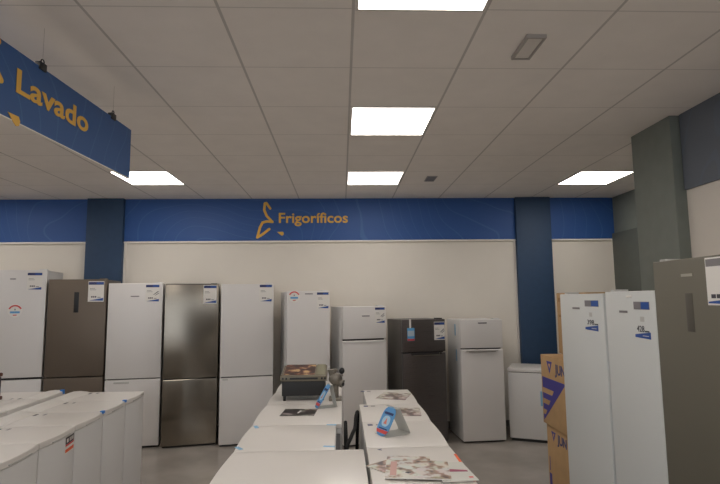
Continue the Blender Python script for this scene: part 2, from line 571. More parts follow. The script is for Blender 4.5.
def round_sticker(parent, x, z, r):
    c = MB().cyl((x, 0.0005, z), (x, -0.0012, z), r, 32).build('round_sticker', paper_white, parent)
    c['label'] = 'round white sticker with a red arc and a blue bar'
    m = MB()
    k = 14
    for i in range(k):
        a, b = R(25 + 130 * i / k), R(25 + 130 * (i + 1) / k)
        ro, ri = r * .98, r * .76
        m.prism([(x + ro*math.cos(a), z + ro*math.sin(a) - .1*r), (x + ro*math.cos(b), z + ro*math.sin(b) - .1*r),
                 (x + ri*math.cos(b), z + ri*math.sin(b) - .1*r), (x + ri*math.cos(a), z + ri*math.sin(a) - .1*r)], -0.002, -0.0012, 'y')
    m.build('red_arc', red_print, c)
    MB().box(x - .66*r, x + .66*r, -0.002, -0.0012, z - .38*r, z - .08*r).build('blue_bar', sky_print, c)
    MB().box(x - .25*r, x + .25*r, -0.002, -0.0012, z - .72*r, z - .58*r).build('red_print', red_print, c)
    MB().prism([(x - .12*r, z + .08*r), (x + .12*r, z + .08*r), (x, z + .42*r)], -0.002, -0.0012, 'y').build('pointer', grey_print, c)

def fridge(name, label, loc, rot, w, h, d, splits, door_m, side_m, group=None, grip=True, dark_top=False, cat='fridge', gap=0.006):
    t = thing(name, label, cat, (loc[0], loc[1], 0), R(rot), group)
    top = h
    # body shell
    MB().box(0.002, w - 0.002, 0.062, d, 0.018, top - 0.004, 0.006).build('cabinet', side_m, t)
    MB().box(0.012, w - 0.012, 0.045, 0.064, 0.026, top - 0.012).build('gasket', dark_gap, t)
    MB().box(0.01, w - 0.01, 0.03, 0.066, 0.004, 0.026).build('plinth', black_plastic, t)
    for x in (0.05, w - 0.05):
        for y in (0.09, d - 0.05):
            MB().cyl((x, y, 0), (x, y, 0.02), 0.018, 12).build('foot', black_plastic, t)
    zs = [0.022] + list(splits) + [top]
    doors = []
    for i, (a, b) in enumerate(zip(zs, zs[1:])):
        lo = a + (gap if i else 0)
        hi = b - (gap if i < len(zs) - 2 else 0)
        doors.append(MB().box(0, w, 0, 0.05, lo, hi, 0.006, 3).build('door', door_m, t))
    hx = 0.008 if rot == -90 else w - 0.09
    MB().box(hx, hx + (0.045 if rot == -90 else 0.07), 0.03, 0.11, top - 0.004, top + 0.012, 0.004).build('hinge_cap', grey_white if rot == -90 else (black_plastic if dark_top else side_m), t)
    return t, doors

# 1 tall white fridge freezer, far left
t, dr = fridge('fridge_freezer', 'tall white fridge freezer with round red and blue sticker, left of the brown steel one', (-3.856, 5.775), 12, 0.6, 1.96, 0.58, [0.785], white_enamel, white_side, 'fridges along the back wall', gap=0.012)
price_card(dr[1], 0.405, 0.555, 1.735, 1.935); badge(dr[1], 0.24, 0.295, 1.861); round_sticker(dr[1], 0.305, 1.515, 0.072)
# 2 dark brown steel
t, dr = fridge('fridge_freezer', 'dark brown steel fridge freezer with black vertical display slot, in front of the navy column', (-3.237, 5.88), 8, 0.603, 1.855, 0.575, [0.785], steel_brown, mat('dark_brown_cabinet', (84, 76, 70), 0.45), 'fridges along the back wall')
price_card(dr[1], 0.41, 0.575, 1.605, 1.832, backing=True)
MB().box(0.268, 0.318, -0.0015, 0.004, 1.488, 1.712, 0.001).build('display', black_plastic, dr[1])
# 3 white
t, dr = fridge('fridge_freezer', 'white fridge freezer standing between the brown steel and the bright steel ones', (-2.605, 5.93), 10, 0.578, 1.808, 0.57, [0.747], white_enamel, white_side, 'fridges along the back wall')
price_card(dr[1], 0.39, 0.54, 1.592, 1.795, mark=True); badge(dr[1], 0.235, 0.325, 1.66)
g = MB().box(0.09, 0.25, -0.002, 0.01, 0.70, 0.722, 0.003).build('grip_recess', grey_white, dr[0])
# 4 steel
t, dr = fridge('fridge_freezer', 'bright brushed steel fridge freezer between two white ones', (-1.986, 5.95), 12, 0.584, 1.79, 0.56, [0.737], steel_light, mat('steel_fridge_cabinet', (70, 66, 64), 0.45), 'fridges along the back wall', dark_top=True)
price_card(dr[1], 0.415, 0.56, 1.568, 1.782)
MB().box(0.002, 0.582, 0.004, 0.05, 1.789, 1.797, 0.002).build('top_trim', dark_gap, dr[1])
# 5 white
t, dr = fridge('fridge_freezer', 'plain white fridge freezer right of the bright steel one', (-1.364, 5.97), 12, 0.586, 1.788, 0.55, [0.748], white_enamel, white_side, 'fridges along the back wall')
price_card(dr[1], 0.425, 0.57, 1.578, 1.786)
MB().box(0.03, 0.09, -0.002, 0.006, 0.716, 0.735, 0.002).build('grip_recess', grey_white, dr[0])
# 6 tall single door
t, dr = fridge('single_door_fridge', 'white single door fridge with round red and blue sticker, behind the tabletop grill', (-0.61, 5.88), 14, 0.486, 1.70, 0.56, [], white_enamel, white_side, 'fridges along the back wall')
price_card(dr[0], 0.335, 0.475, 1.495, 1.69); badge(dr[0], 0.2, 0.29, 1.668); round_sticker(dr[0], 0.078, 1.64, 0.066)
# 7 white top freezer
t, dr = fridge('top_freezer_fridge', 'white two door fridge with freezer on top, left of the graphite one', (0.009, 5.85), 15, 0.51, 1.52, 0.55, [1.15], white_enamel, white_side, 'fridges along the back wall', gap=0.010)
price_card(dr[1], 0.378, 0.498, 1.325, 1.512, mark=True); badge(dr[1], 0.225, 0.315, 1.413)
MB().box(0.0, 0.505, -0.006, 0.006, 1.118, 1.134, 0.004).build('door_lip', white_side, dr[0])
# 8 graphite
t, dr = fridge('top_freezer_fridge', 'graphite grey two door fridge with a blue hang tag', (0.673, 5.85), 13, 0.515, 1.368, 0.55, [1.0], steel_grey, mat('graphite_cabinet', (92, 88, 84), 0.4), 'fridges along the back wall', dark_top=True)
price_card(dr[1], 0.38, 0.51, 1.135, 1.338, mark=True)
tg = MB().box(0.056, 0.142, -0.004, -0.002, 1.132, 1.275, 0.001).build('hang_tag', sky_print, dr[1])
MB().box(0.062, 0.136, -0.005, -0.004, 1.185, 1.245).build('tag_picture', mat('tag_pale', (176, 190, 200), 0.5), tg)
MB().box(0.058, 0.14, -0.005, -0.004, 1.135, 1.156).build('tag_red_band', red_print, tg)
MB().box(0.082, 0.102, -0.0035, 0.0, 1.268, 1.372).build('tag_strap', paper_white, tg)
hd = MB().box(0.095, 0.46, -0.018, 0.004, 0.975, 1.0, 0.006).build('handle', dark_handle, dr[0])
MB().box(0.12, 0.44, -0.0185, -0.01, 0.966, 0.974, 0.002).build('handle_edge', alu, hd)
MB().cyl((0.43, -0.0175, 0.989), (0.43, -0.0195, 0.989), 0.007, 12).build('handle_badge', chrome, hd)
# 9 white small
t, dr = fridge('top_freezer_fridge', 'low white two door fridge with blue tape on its side, right of the graphite one', (1.34, 5.92), 4, 0.49, 1.356, 0.56, [1.03], white_enamel, white_side, 'fridges along the back wall', gap=0.008)
badge(dr[1], 0.206, 0.31, 1.338 - 0.02, dark_print)
hd = MB().box(0.06, 0.43, -0.016, 0.004, 1.002, 1.018, 0.005).build('handle', grey_white, dr[0])
MB().box(0.09, 0.40, -0.0165, -0.01, 0.995, 1.001, 0.002).build('handle_edge', alu, hd)
for z0, z1, y in ((1.17, 1.30, 0.20), (0.88, 1.01, 0.17)):
    MB().box(-0.0005, 0.0025, y, y + 0.035, z0, z1).build('blue_tape', blue_tape, t)

# chest freezer
t = thing('chest_freezer', 'low white chest freezer by the back wall, beside the cardboard boxes', 'freezer', (1.891, 6.02, 0), R(-24))
W_, D_ = 0.62, 0.50
MB().box(0, W_, 0, D_, 0.03, 0.755, 0.012, 3).build('cabinet', white_side, t)
lid = MB().box(-0.001, W_ + 0.001, -0.003, D_, 0.76, 0.80, 0.012, 3).build('lid', white_enamel, t)
MB().box(0.01, W_ - 0.01, 0.01, D_ - 0.01, 0.75, 0.764).build('gasket', dark_gap, t)
MB().box(0.02, W_ - 0.02, 0.015, D_ - 0.02, 0.0, 0.034).build('plinth', black_plastic, t)
MB().box(0.345, 0.375, -0.0015, 0.001, 0.40, 0.56).build('blue_tape', blue_tape, t)

# upright appliances along the side wall, facing the aisle
def upright(name, label, y_far, w, h, door_m, side_m, cat, group=None):
    t, dr = fridge(name, label, (1.492, y_far), -90, w, h, 0.60, [], door_m, side_m, group, cat=cat)
    return t, dr[0]
white_cool = mat('cool_white_enamel', (206, 208, 206), 0.3)
t, d = upright('upright_freezer', 'white upright freezer next to the cardboard boxes', 3.53, 0.588, 1.620, white_cool, white_side, 'freezer', 'white upright freezers')
def wide_label(d, x0, x1, z0, z1, tx0, tx1, tz0, tz1, sx0, sx1, sz0, sz1, txt):
    c = MB().box(x0, x1, -0.0015, 0.001, z0, z1).build('header_label', grey_print, d)
    MB().box(x0 + .48 * (x1 - x0), x1 - 0.002, -0.002, -0.0015, z0 + 0.002, z1 - 0.002).build('header_photo', blue_print, c)
    text_obj('price_text', txt, tz1 - tz0 + 0.012, dark_print, front(tx0, -0.0003, tz0), d, 0.001, 0.01, (tx1 - tx0) * .8)
    MB().box(tx0 + (tx1 - tx0) * .84, tx1 + .025, -0.001, 0.0, tz0, tz0 + 0.007).build('price_small_print', dark_print, d)
    MB().prism([(sx0, sz0 + 0.004), (sx1, sz0), (sx1, sz1 + 0.004), (sx0, sz0 + .6 * (sz1 - sz0))], -0.0012, 0.001, 'y').build('swoosh_label', blue_print, d)
    m = MB(); m.box(sx0 + .5 * (sx1 - sx0), sx1 - .12 * (sx1 - sx0), -0.0016, -0.0012, sz0 + .42 * (sz1 - sz0), sz0 + .52 * (sz1 - sz0))
    m.build('swoosh_print', paper_white, d)
    MB().box(x0 + .05, x0 + .085, -0.0006, 0.0005, z0 - 0.06, z0 - 0.035).build('small_sticker', grey_white, d)
wide_label(d, 0.363, 0.533, 1.543, 1.580, 0.383, 0.49, 1.436, 1.452, 0.355, 0.515, 1.400, 1.430, '398')
badge(d, 0.19, 0.288, 1.530)
t, d = upright('upright_freezer', 'white upright freezer next to the haze-tinted grey fridge', 2.917, 0.472, 1.628, white_cool, white_side, 'freezer', 'white upright freezers')
wide_label(d, 0.288, 0.424, 1.535, 1.574, 0.305, 0.385, 1.425, 1.443, 0.287, 0.42, 1.392, 1.422, '428')
badge(d, 0.147, 0.225, 1.521)
MB().box(0.225, 0.275, -0.004, 0.001, 1.595, 1.605, 0.002).build('painted_highlight', paper_white, d)  # white strip standing in for a bright reflection near the door top
t, d = upright('larder_fridge', 'haze-tinted grey steel fridge nearest the viewer with recessed vertical handle', 2.443, 0.598, 1.762, steel_hazed, mat('hazed_grey_cabinet', (104, 100, 92), 0.45), 'fridge')
badge(d, 0.205, 0.278, 1.690, mat('pale_olive_print', (168, 164, 152), 0.5))
MB().box(0.222, 0.268, -0.0015, 0.006, 1.448, 1.612, 0.001).build('grip_recess', mat('olive_dark_recess', (84, 80, 72), 0.4), d)
c = MB().box(0.362, 0.50, -0.0018, 0.001, 1.562, 1.754).build('price_card', paper_white, d)
MB().box(0.366, 0.496, -0.0024, -0.0018, 1.718, 1.748).build('header', grey_print, c)
m = MB(); m.box(0.385, 0.41, -0.0024, -0.0018, 1.590, 1.606); m.box(0.415, 0.44, -0.0024, -0.0018, 1.590, 1.606); m.box(0.445, 0.47, -0.0024, -0.0018, 1.590, 1.606)
m.build('price_text', dark_print, c)
MB().prism([(0.366, 1.570), (0.496, 1.566), (0.496, 1.588), (0.366, 1.576)], -0.0024, -0.0018, 'y').build('swoosh', blue_print, c)

# ---------------------------------------------------------------- cardboard boxes by the freezers
def triangle_mark(m, x, z, s, y0, y1):
    o = [(x - s, z + s * .8), (x + s, z + s * .8), (x, z - s)]
    k = .45
    cx, cz = x, z + .18 * s
    i = [(cx + (a - cx) * k, cz + (b - cz) * k) for a, b in o]
    for a in range(3):
        b = (a + 1) % 3
        m.prism([o[a], o[b], i[b], i[a]], y0, y1, 'y')

def carton(label, y_far, x_face, w, d, z0, z1):
    t = thing('cardboard_box', label, 'box', (x_face, y_far, z0), R(-90), 'stacked cardboard boxes')
    h = z1 - z0
    MB().box(0, w, 0, d, 0, h, 0.004).build('carton', cardboard, t)
    m = MB(); m.box(w * .0 + .004, w - .004, d * .5 - .028, d * .5 + .028, h - 0.0005, h + 0.0008); m.build('packing_tape', card_dark, t)
    return t, h
t, h = carton('cardboard box at the bottom of the stack beside the white freezer', 4.03, 1.55, 0.49, 0.54, 0.0, 0.655)
m = MB(); triangle_mark(m, 0.125, 0.585, 0.038, -0.001, 0.001); m.build('triangle_print', purple_ink, t)
text_obj('box_lettering', 'JUN', 0.062, navy_print, front(0.19, 0.0, 0.552), t, 0.001, 0.03)
m = MB(); triangle_mark(m, 0.46, 0.41, 0.03, -0.001, 0.001); m.build('small_triangle_print', purple_ink, t)
vm = Matrix.Translation((0.062, 0.0, 0.02)) @ Matrix(((0,-1,0,0),(0,0,-1,0),(1,0,0,0),(0,0,0,1)))
MB().box(0.02, 0.062, -0.001, 0.001, 0.03, 0.30).build('side_band_print', purple_ink, t)
MB().box(0.032, 0.042, -0.001, 0.001, 0.32, 0.42).build('side_small_print', purple_ink, t)
MB().box(0.22, 0.44, -0.001, 0.001, 0.10, 0.16).build('grip_hole', card_dark, t)
t, h = carton('cardboard box with blue diagonal striped print, middle of the stack', 4.05, 1.535, 0.49, 0.54, 0.656, 1.165)
m = MB(); triangle_mark(m, 0.165, 0.432, 0.05, -0.001, 0.001); m.build('triangle_print', purple_ink, t)
text_obj('box_lettering', 'JUN', 0.068, navy_print, front(0.265, 0.0, 0.395), t, 0.001, 0.03)
m = MB()
def xr(z): return 0.02 + (z - 0.02) / (0.345 - 0.02) * 0.42
z_hi = 0.345
m.prism([(0.02, 0.265), (xr(0.265), 0.265), (xr(z_hi), z_hi), (0.02, z_hi)], -0.001, 0.001, 'y')
for a in (0.185, 0.105, 0.025):
    zb = a; zt = a + 0.042
    m.prism([(0.02, zb), (xr(zb), zb), (xr(zt), zt), (0.02, zt)], -0.001, 0.001, 'y')
m.prism([(xr(0.025) - .11 if xr(0.025) > .13 else .02, 0.025), (xr(0.025), 0.025), (xr(0.27), 0.27), (xr(0.27) - 0.11, 0.27)], -0.0011, 0.001, 'y')
m.build('striped_print', purple_ink, t)
t, h = carton('plain cardboard box on top of the stack, set back from the others', 4.09, 1.70, 0.5, 0.40, 1.166, 1.633)
MB().prism([(0.03, 0.40), (0.10, 0.40), (0.10, 0.43), (0.03, 0.43)], -0.001, 0.001, 'y').build('small_print', card_dark, t)
MB().box(0.03, 0.09, -0.001, 0.001, 0.28, 0.30).build('small_print', card_dark, t)

# ---------------------------------------------------------------- low appliances
def washer(label, loc, rot, w, d, bowd, group, top_h=0.85, logo_mark=True, back=True):
    """front loading washing machine; local front is -y"""
    t = thing('washing_machine', label, 'washing machine', (loc[0], loc[1], 0), R(rot), group)
    MB().prism(bow(w - 0.008, d - 0.01, bowd, x0=0.004, y0=0.012), 0.03, top_h - 0.028, 'z', 0.006).build('cabinet', white_side, t)
    MB().prism(bow(w, d, bowd), top_h - 0.027, top_h, 'z', 0.005).build('worktop', white_top, t)
    for x in (0.06, w - 0.06):
        for y in (0.07, d - 0.07):
            MB().cyl((x, y, 0), (x, y, 0.034), 0.02, 12).build('foot', black_plastic, t)
    yf = -bowd + 0.010
    p = MB().torus((w / 2, yf, 0.42), 0.16, 0.022, 'y').build('porthole_door', grey_white, t)
    MB().cyl((w / 2, yf + 0.01, 0.42), (w / 2, yf - 0.006, 0.42), 0.15, 32).build('door_glass', black_plastic, p)
    MB().box(0.04, 0.20, yf - 0.004, yf + 0.03, top_h - 0.125, top_h - 0.045, 0.006).build('detergent_drawer', white_enamel, t)
    MB().cyl((w * .62, yf + 0.01, top_h - 0.085), (w * .62, yf - 0.02, top_h - 0.085), 0.026, 20).build('control_knob', grey_white, t)
    return t

# double row in the middle of the shop
G1 = 'washing machines in the middle rows'
def left_washer(label, y0, y1, d=0.54, **k):
    return washer(label, (-0.545, y1 - 0.001), -90, y1 - y0 - 0.002, d, 0.010, G1, **k)
def right_washer(label, y0, y1, d=0.425, **k):
    return washer(label, (0.545, y0 + 0.001), 90, y1 - y0 - 0.002, d, 0.008, G1, **k)
left_washer('white washing machine with bare wide top, beside the pile of magazines', 2.10, 2.718, d=0.65)
w2 = left_washer('white washing machine with blue tape at its top corners', 2.72, 3.262, d=0.505)
left_washer('white washing machine with a dark leaflet lying on top', 3.264, 3.868)
left_washer('white washing machine carrying the tabletop grill', 3.87, 4.38)
left_washer('white washing machine behind the tabletop grill, mostly hidden', 4.382, 4.93)
r1 = right_washer('white washing machine with a pile of magazines on top', 2.10, 2.742)
r2 = right_washer('white washing machine with a blue and red display tent on top', 2.744, 3.294)
r3 = right_washer('white washing machine with a leaflet on top, behind the display tent', 3.296, 3.844)
r4 = right_washer('white washing machine with a leaflet on top, farthest of the middle right row', 3.846, 4.43, d=0.372)
MB().box(0.03, 0.51, 0.505, 0.53, 0.10, 0.80).build('rear_panel', black_plastic, w2)
# tape strips on the taped worktop (thing frame: x runs towards the viewer, y across the top)
for x, y, a in ((0.04, 0.03, 20), (0.485, 0.015, 35), (0.485, 0.475, 80), (0.02, 0.478, 80)):
    m = MB().box(-0.03, 0.03, -0.011, 0.011, 0.0, 0.0012)
    m.xf(Matrix.Translation((x, y, 0.85)) @ Matrix.Rotation(R(a), 4, 'Z'))
    m.build('tape_strip', blue_tape, w2)
# small printed marks at the back corners of the right hand tops
for wm, ww in ((r2, 0.534), (r3, 0.534), (r4, 0.574)):
    m = MB().box(ww - 0.075, ww - 0.045, 0.365, 0.395, 0.85, 0.8508); m.build('corner_mark', navy_print, wm)
    m = MB().box(ww - 0.07, ww - 0.05, 0.315, 0.345, 0.85, 0.8508); m.build('corner_print', grey_print, wm)
m = MB().prism([(0.585, 0.35), (0.60, 0.372), (0.615, 0.35), (0.608, 0.35), (0.60, 0.362), (0.592, 0.35)], 0.85, 0.8508); m.build('corner_mark', navy_print, r1)
MB().box(0.12, 0.50, -0.004, 0.008, 0.85, 0.8512).build('orange_edge_tape', orange_print, r1)
hose_black = mat('black_rubber', (12, 12, 13), 0.75, spec=0.2)
# black hoses hanging behind the two rows
for nm, lab, pts in (
    ('drain_hose', 'black hose looped up behind the machine under the display tent', [(0.01, 2.80, 0.02), (0.012, 2.83, 0.5), (0.018, 2.88, 0.78), (0.05, 3.05, 0.83), (0.075, 3.25, 0.83), (0.085, 3.4, 0.865), (0.1, 3.5, 0.86), (0.095, 3.52, 0.7), (0.085, 3.5, 0.3)]),
    ('drain_hose', 'black hose hanging behind the blue taped machine', [(0.025, 3.00, 0.02), (0.022, 3.06, 0.5), (0.02, 3.12, 0.76), (0.018, 3.25, 0.84), (0.018, 3.34, 0.80), (0.02, 3.4, 0.4)])):
    p2 = []
    V = [Vector(p) for p in pts]
    for i in range(len(V) - 1):
        a, b, c, d = V[max(i-1, 0)], V[i], V[i+1], V[min(i+2, len(V)-1)]
        for q in range(6):
            u = q / 6
            p2.append(0.5 * ((2*b) + (-a + c)*u + (2*a - 5*b + 4*c - d)*u*u + (-a + 3*b - 3*c + d)*u**3))
    p2.append(V[-1])
    tag(MB().tube(p2, 0.011).build(nm, hose_black), lab, 'hose')

# top loaders in the left foreground
G2 = 'top loading washing machines in the left rows'
console_m = mat('console_white', (222, 218, 212), 0.3)
def top_loader(label, loc, rot, w=0.395, d=0.60, group=G2):
    t = thing('top_loading_washer', label, 'washing machine', (loc[0], loc[1], 0), R(rot), group)
    h = 0.85
    MB().prism(bow(w - 0.001, d - 0.005, 0.017, x0=0.0005, y0=0.003), 0.025, h - 0.038, 'z', 0.003).build('cabinet', white_side, t)
    MB().box(0.006, w - 0.006, 0.02, d - 0.02, h - 0.046, h - 0.02).build('gasket', grey_white, t)
    MB().prism(bow(w, d - 0.16, 0.021), h - 0.036, h, 'z', 0.007, 3).build('lid', white_top, t)
    # rounded control console along the back
    prof = [(d - 0.158, h - 0.036), (d, h - 0.036), (d, h + 0.002), (d - 0.03, h + 0.010), (d - 0.08, h + 0.012), (d - 0.125, h + 0.007), (d - 0.158, h + 0.0)]
    c = MB().prism(prof, 0.0, w, 'x', 0.003).build('control_console', console_m, t)
    MB().box(0.10, w - 0.10, -0.0225, 0.004, h - 0.029, h - 0.023, 0.002).build('lid_grip', grey_white, t)
    for x in (0.05, w - 0.05):
        for y in (0.07, d - 0.06):
            MB().cyl((x, y, 0), (x, y, 0.03), 0.018, 12).build('foot', black_plastic, t)
    m = MB().box(w - 0.10, w - 0.05, d - 0.20, d - 0.18, h, h + 0.0008)
    m.build('dark_print', dark_print, t)
    MB().box(w - 0.09, w - 0.05, d - 0.255, d - 0.24, h, h + 0.0008).build('grey_print', grey_print, t)
    return t
labels = ['white top loading washer, end of its row nearest the fridges',
          'white top loading washer with a blue clip, second from the fridge end of its row',
          'white top loading washer with a blue clip at its lid, middle of its row',
          'white top loading washer with an orange and black energy label on its front',
          'white top loading washer cut off by the bottom left corner of the photo']
fl = []
for i, lb in enumerate(labels):
    q = 0.402 * i + 0.398
    fl.append(top_loader(lb, (-1.672 + 0.026 * q, 4.565 - 0.9997 * q), 91.5))
for k, x in ((1, 0.385), (2, 0.395)):
    MB().box(x - 0.03, x + 0.004, -0.012, 0.012, 0.838, 0.856, 0.003).build('blue_clip', blue_clip_m, fl[k])
def front_patch(name, material, x0, x1, z0, z1, off, parent):
    """a sticker following the bowed front of a top loader"""
    rows = []
    for k in range(7):
        x = x0 + (x1 - x0) * k / 6
        y = 0.003 - 0.017 * math.sin(math.pi * min(1, max(0, (x - 0.0015) / 0.392))) - off
        rows.append([(x, y, z0), (x, y, z1)])
    return MB().sheet(rows, 0.0006, Vector((0, -1, 0))).build(name, material, parent)
s = front_patch('energy_label', paper_white, 0.255, 0.388, 0.715, 0.812, 0.0010, fl[3])
s['label'] = 'energy label with black band and orange stripe'
front_patch('black_band', black_plastic, 0.258, 0.386, 0.768, 0.809, 0.0018, s)
for a, b in ((0.272, 0.295), (0.315, 0.328), (0.338, 0.347), (0.357, 0.374)):
    front_patch('white_print', paper_white, a, b, 0.778, 0.799, 0.0026, s)
front_patch('red_line', red_print, 0.258, 0.386, 0.757, 0.767, 0.0018, s)
front_patch('orange_stripe', orange_print, 0.258, 0.386, 0.722, 0.741, 0.0018, s)
bl = []
for i, lb in enumerate(['white top loading washer of the rear left row with a blue clip on its corner',
                        'white top loading washer of the rear left row carrying the dark box',
                        'white top loading washer of the rear left row, nearest the viewer']):
    q = 0.402 * i
    bl.append(top_loader(lb, (-2.958 + 0.026 * q, 4.605 - 0.9997 * q), -88.5))
MB().box(0.006, 0.04, 0.575, 0.603, 0.83, 0.866, 0.004).build('blue_clip', blue_clip_m, bl[0])

# dark box at the left edge
t = thing('coffee_machine', 'small dark plum and brown appliance standing on the rear left row', 'appliance', (-2.826, 4.04, 0.862), R(0))
MB().box(0, 0.2, 0, 0.16, 0.03, 0.175, 0.012).build('housing', plum, t)
MB().box(-0.005, 0.205, -0.005, 0.165, 0.175, 0.205, 0.01).build('top_cover', brown_box, t)
MB().box(-0.005, 0.21, -0.03, 0.165, 0.0, 0.03, 0.008).build('base', brown_box, t)

# ---------------------------------------------------------------- tabletop grill on the left row
Z0 = 0.851
t = thing('tabletop_grill', 'dark tabletop grill with a food picture on its tray', 'grill', (-0.462, 3.99, Z0))
t.scale = (0.93, 1, 1)
MB().box(0.01, 0.355, 0.012, 0.30, 0.035, 0.145, 0.006).build('body', grill_dark, t)
for x in (0.03, 0.335):
    for y in (0.03, 0.27):
        MB().cyl((x, y, 0), (x, y, 0.037), 0.012, 10).build('foot', grill_dark, t)
m = MB(); m.box(-0.005, 0.37, 0, 0.31, 0.145, 0.185, 0.004)
ty = m.build('tray', grill_metal, t)
MB().box(0.075, 0.30, -0.0015, 0.002, 0.158, 0.172).build('front_slot', black_plastic, ty)
for x in (0.012, 0.04, 0.325, 0.35):
    MB().box(x, x + 0.014, -0.0015, 0.002, 0.157, 0.172).build('vent_hole', black_plastic, ty)
def food_material():
    m = mat('roast_food_picture', (110, 60, 40), 0.5)
    nt = m.node_tree
    b = nt.nodes['Principled BSDF']
    tc = N(nt, 'ShaderNodeTexCoord')
    n = N(nt, 'ShaderNodeTexNoise'); n.inputs['Scale'].default_value = 17; n.inputs['Detail'].default_value = 3
    nt.links.new(tc.outputs['Object'], n.inputs['Vector'])
    r = N(nt, 'ShaderNodeValToRGB')
    e = r.color_ramp.elements
    e[0].position = .40; e[0].color = lin((58, 36, 32))
    e[1].position = .64; e[1].color = lin((196, 164, 116))
    x = e.new(.50); x.color = lin((88, 52, 44))
    x = e.new(.56); x.color = lin((136, 92, 66))
    nt.links.new(n.outputs['Fac'], r.inputs[0])
    nt.links.new(r.outputs[0], b.inputs['Base Color'])
    return m
m = MB().sheet([[(0.012, 0.045, 0.2), (0.262, 0.045, 0.2)], [(0.012, 0.30, 0.243), (0.262, 0.30, 0.243)]], 0.006)
m.xf(Matrix.Translation((0.008, 0.005, -0.012)))
pb = m.build('food_picture', food_material(), ty)
m = MB().sheet([[(0.282, 0.045, 0.188), (0.355, 0.045, 0.188)], [(0.282, 0.305, 0.231), (0.355, 0.305, 0.231)]], 0.006)
m.build('side_shelf', mat('olive_grey_tray', (128, 124, 100), 0.5), ty)
MB().prism([(0.004, 0.18), (0.308, 0.18), (0.308, 0.224), (0.04, 0.185)], 0.0, 0.366, 'x').build('wedge', grill_metal, ty)

# cast metal mincer beside the grill
t = thing('meat_grinder', 'grey metal grinder with a black knob beside the grill', 'grinder', (-0.05, 4.0, Z0))
m = MB(); m.box(-0.05, 0.045, -0.03, 0.08, 0, 0.02, 0.005); m.cyl((0, 0.02, 0.02), (0, 0.02, 0.12), 0.022, 16)
m.build('stand', grey_cast, t)
m = MB(); m.ball((0, 0.02, 0.155), 0.05, (1.05, 1.2, 0.95)); m.cyl((0.0, 0.02, 0.14), (0.055, 0.0, 0.12), 0.03, 16); m.cyl((-0.02, 0.02, 0.17), (-0.025, 0.02, 0.225), 0.024, 16, 0.036)
m.build('housing', grey_cast, t)
m = MB(); m.tube([(0.03, 0.0, 0.16), (0.05, -0.01, 0.185), (0.045, -0.015, 0.21)], 0.007)
m.build('crank', chrome, t)
m = MB(); m.ball((0.047, -0.015, 0.218), 0.021, (1, 1, 1.15))
m.build('crank_knob', black_plastic, t)
m = MB(); m.cyl((0.055, -0.005, 0.118), (0.062, -0.008, 0.116), 0.012, 12)
m.build('outlet', black_plastic, t)

# ---------------------------------------------------------------- display tents (folded strips)
def tent_material():
    m = mat('blue_tent_print', (86, 150, 204), 0.4)
    return m
tent_m = tent_material()
pale_blue = mat('pale_blue_print', (170, 206, 228), 0.4)
def rounded(w, h, r, n=6):
    pts = []
    for cx, cy, a0 in ((w/2 - r, h - r, 0), (-w/2 + r, h - r, 90), (-w/2 + r, r, 180), (w/2 - r, r, 270)):
        for i in range(n + 1):
            a = R(a0 + 90 * i / n)
            pts.append((cx + r * math.cos(a), cy + r * math.sin(a)))
    return pts
def display_tent(label, loc, rz, w, h, lean, depth):
    t = thing('display_tent', label, 'display card', loc, rz, 'folded display tents on the washing machines')
    # front leaf: rounded printed card leaning back
    M = Matrix.Rotation(lean, 4, 'X') @ Matrix(((1,0,0,0),(0,0,-1,0),(0,1,0,0),(0,0,0,1)))
    lf = MB().prism(rounded(w, h, w * .42), -0.002, 0.0).xf(M).build('front_leaf', tent_m, t)
    m = MB().prism([(-.38*w, h*.09), (.38*w, h*.09), (.48*w, h*.2), (-.48*w, h*.2)], 0.0, 0.0008).xf(M); m.build('red_base_print', red_print, lf)
    m = MB().prism(rounded(w * .62, h * .36, w * .25), 0.0, 0.0008).xf(M @ Matrix.Translation((0, h * .32, 0))); m.build('oval_print', pale_blue, lf)
    m = MB().prism([(-.13*w, h*.40), (.13*w, h*.40), (0, h*.62)], 0.0008, 0.0014).xf(M); m.build('triangle_print', mat('salmon_print', (224, 130, 110), 0.5), lf)
    m = MB().box(-.36*w, .36*w, h*.72, h*.80, 0, 0.0008).xf(M); m.build('title_print', navy_print, lf)
    m = MB().prism([(-.34*w, h*.22), (.34*w, h*.22), (.34*w, h*.26), (-.34*w, h*.26)], 0, 0.0008).xf(M); m.build('line_print', navy_print, lf)
    ty, tz = h * math.sin(-lean) , h * math.cos(lean)
    # back leaf and foot: a frosted strip folded from the apex down and forward along the top
    s_ = w * .5
    rows = [[(-s_, ty - 0.004, tz - 0.004), (s_, ty - 0.004, tz - 0.004)]]
    rows.append([(-s_, ty + 0.012, tz + 0.0), (s_, ty + 0.012, tz + 0.0)])
    rows.append([(-s_, depth - 0.012, 0.02), (s_, depth - 0.012, 0.02)])
    rows.append([(-s_, depth - 0.006, 0.004), (s_, depth - 0.006, 0.004)])
    rows.append([(-s_, depth - 0.02, 0.0012), (s_, depth - 0.02, 0.0012)])
    rows.append([(-s_, 0.004, 0.0012), (s_, 0.004, 0.0012)])
    MB().sheet(rows, 0.001, Vector((0, 0.3, 1)).normalized()).build('back_strip', frost, t)
    return t
display_tent('blue and red printed display tent on the middle right row', (0.205, 2.965, 0.8515), R(-62), 0.12, 0.168, R(-30), 0.17)
display_tent('blue printed display tent in front of the tabletop grill', (-0.185, 3.74, 0.8515), R(-70), 0.09, 0.185, R(-32), 0.15)

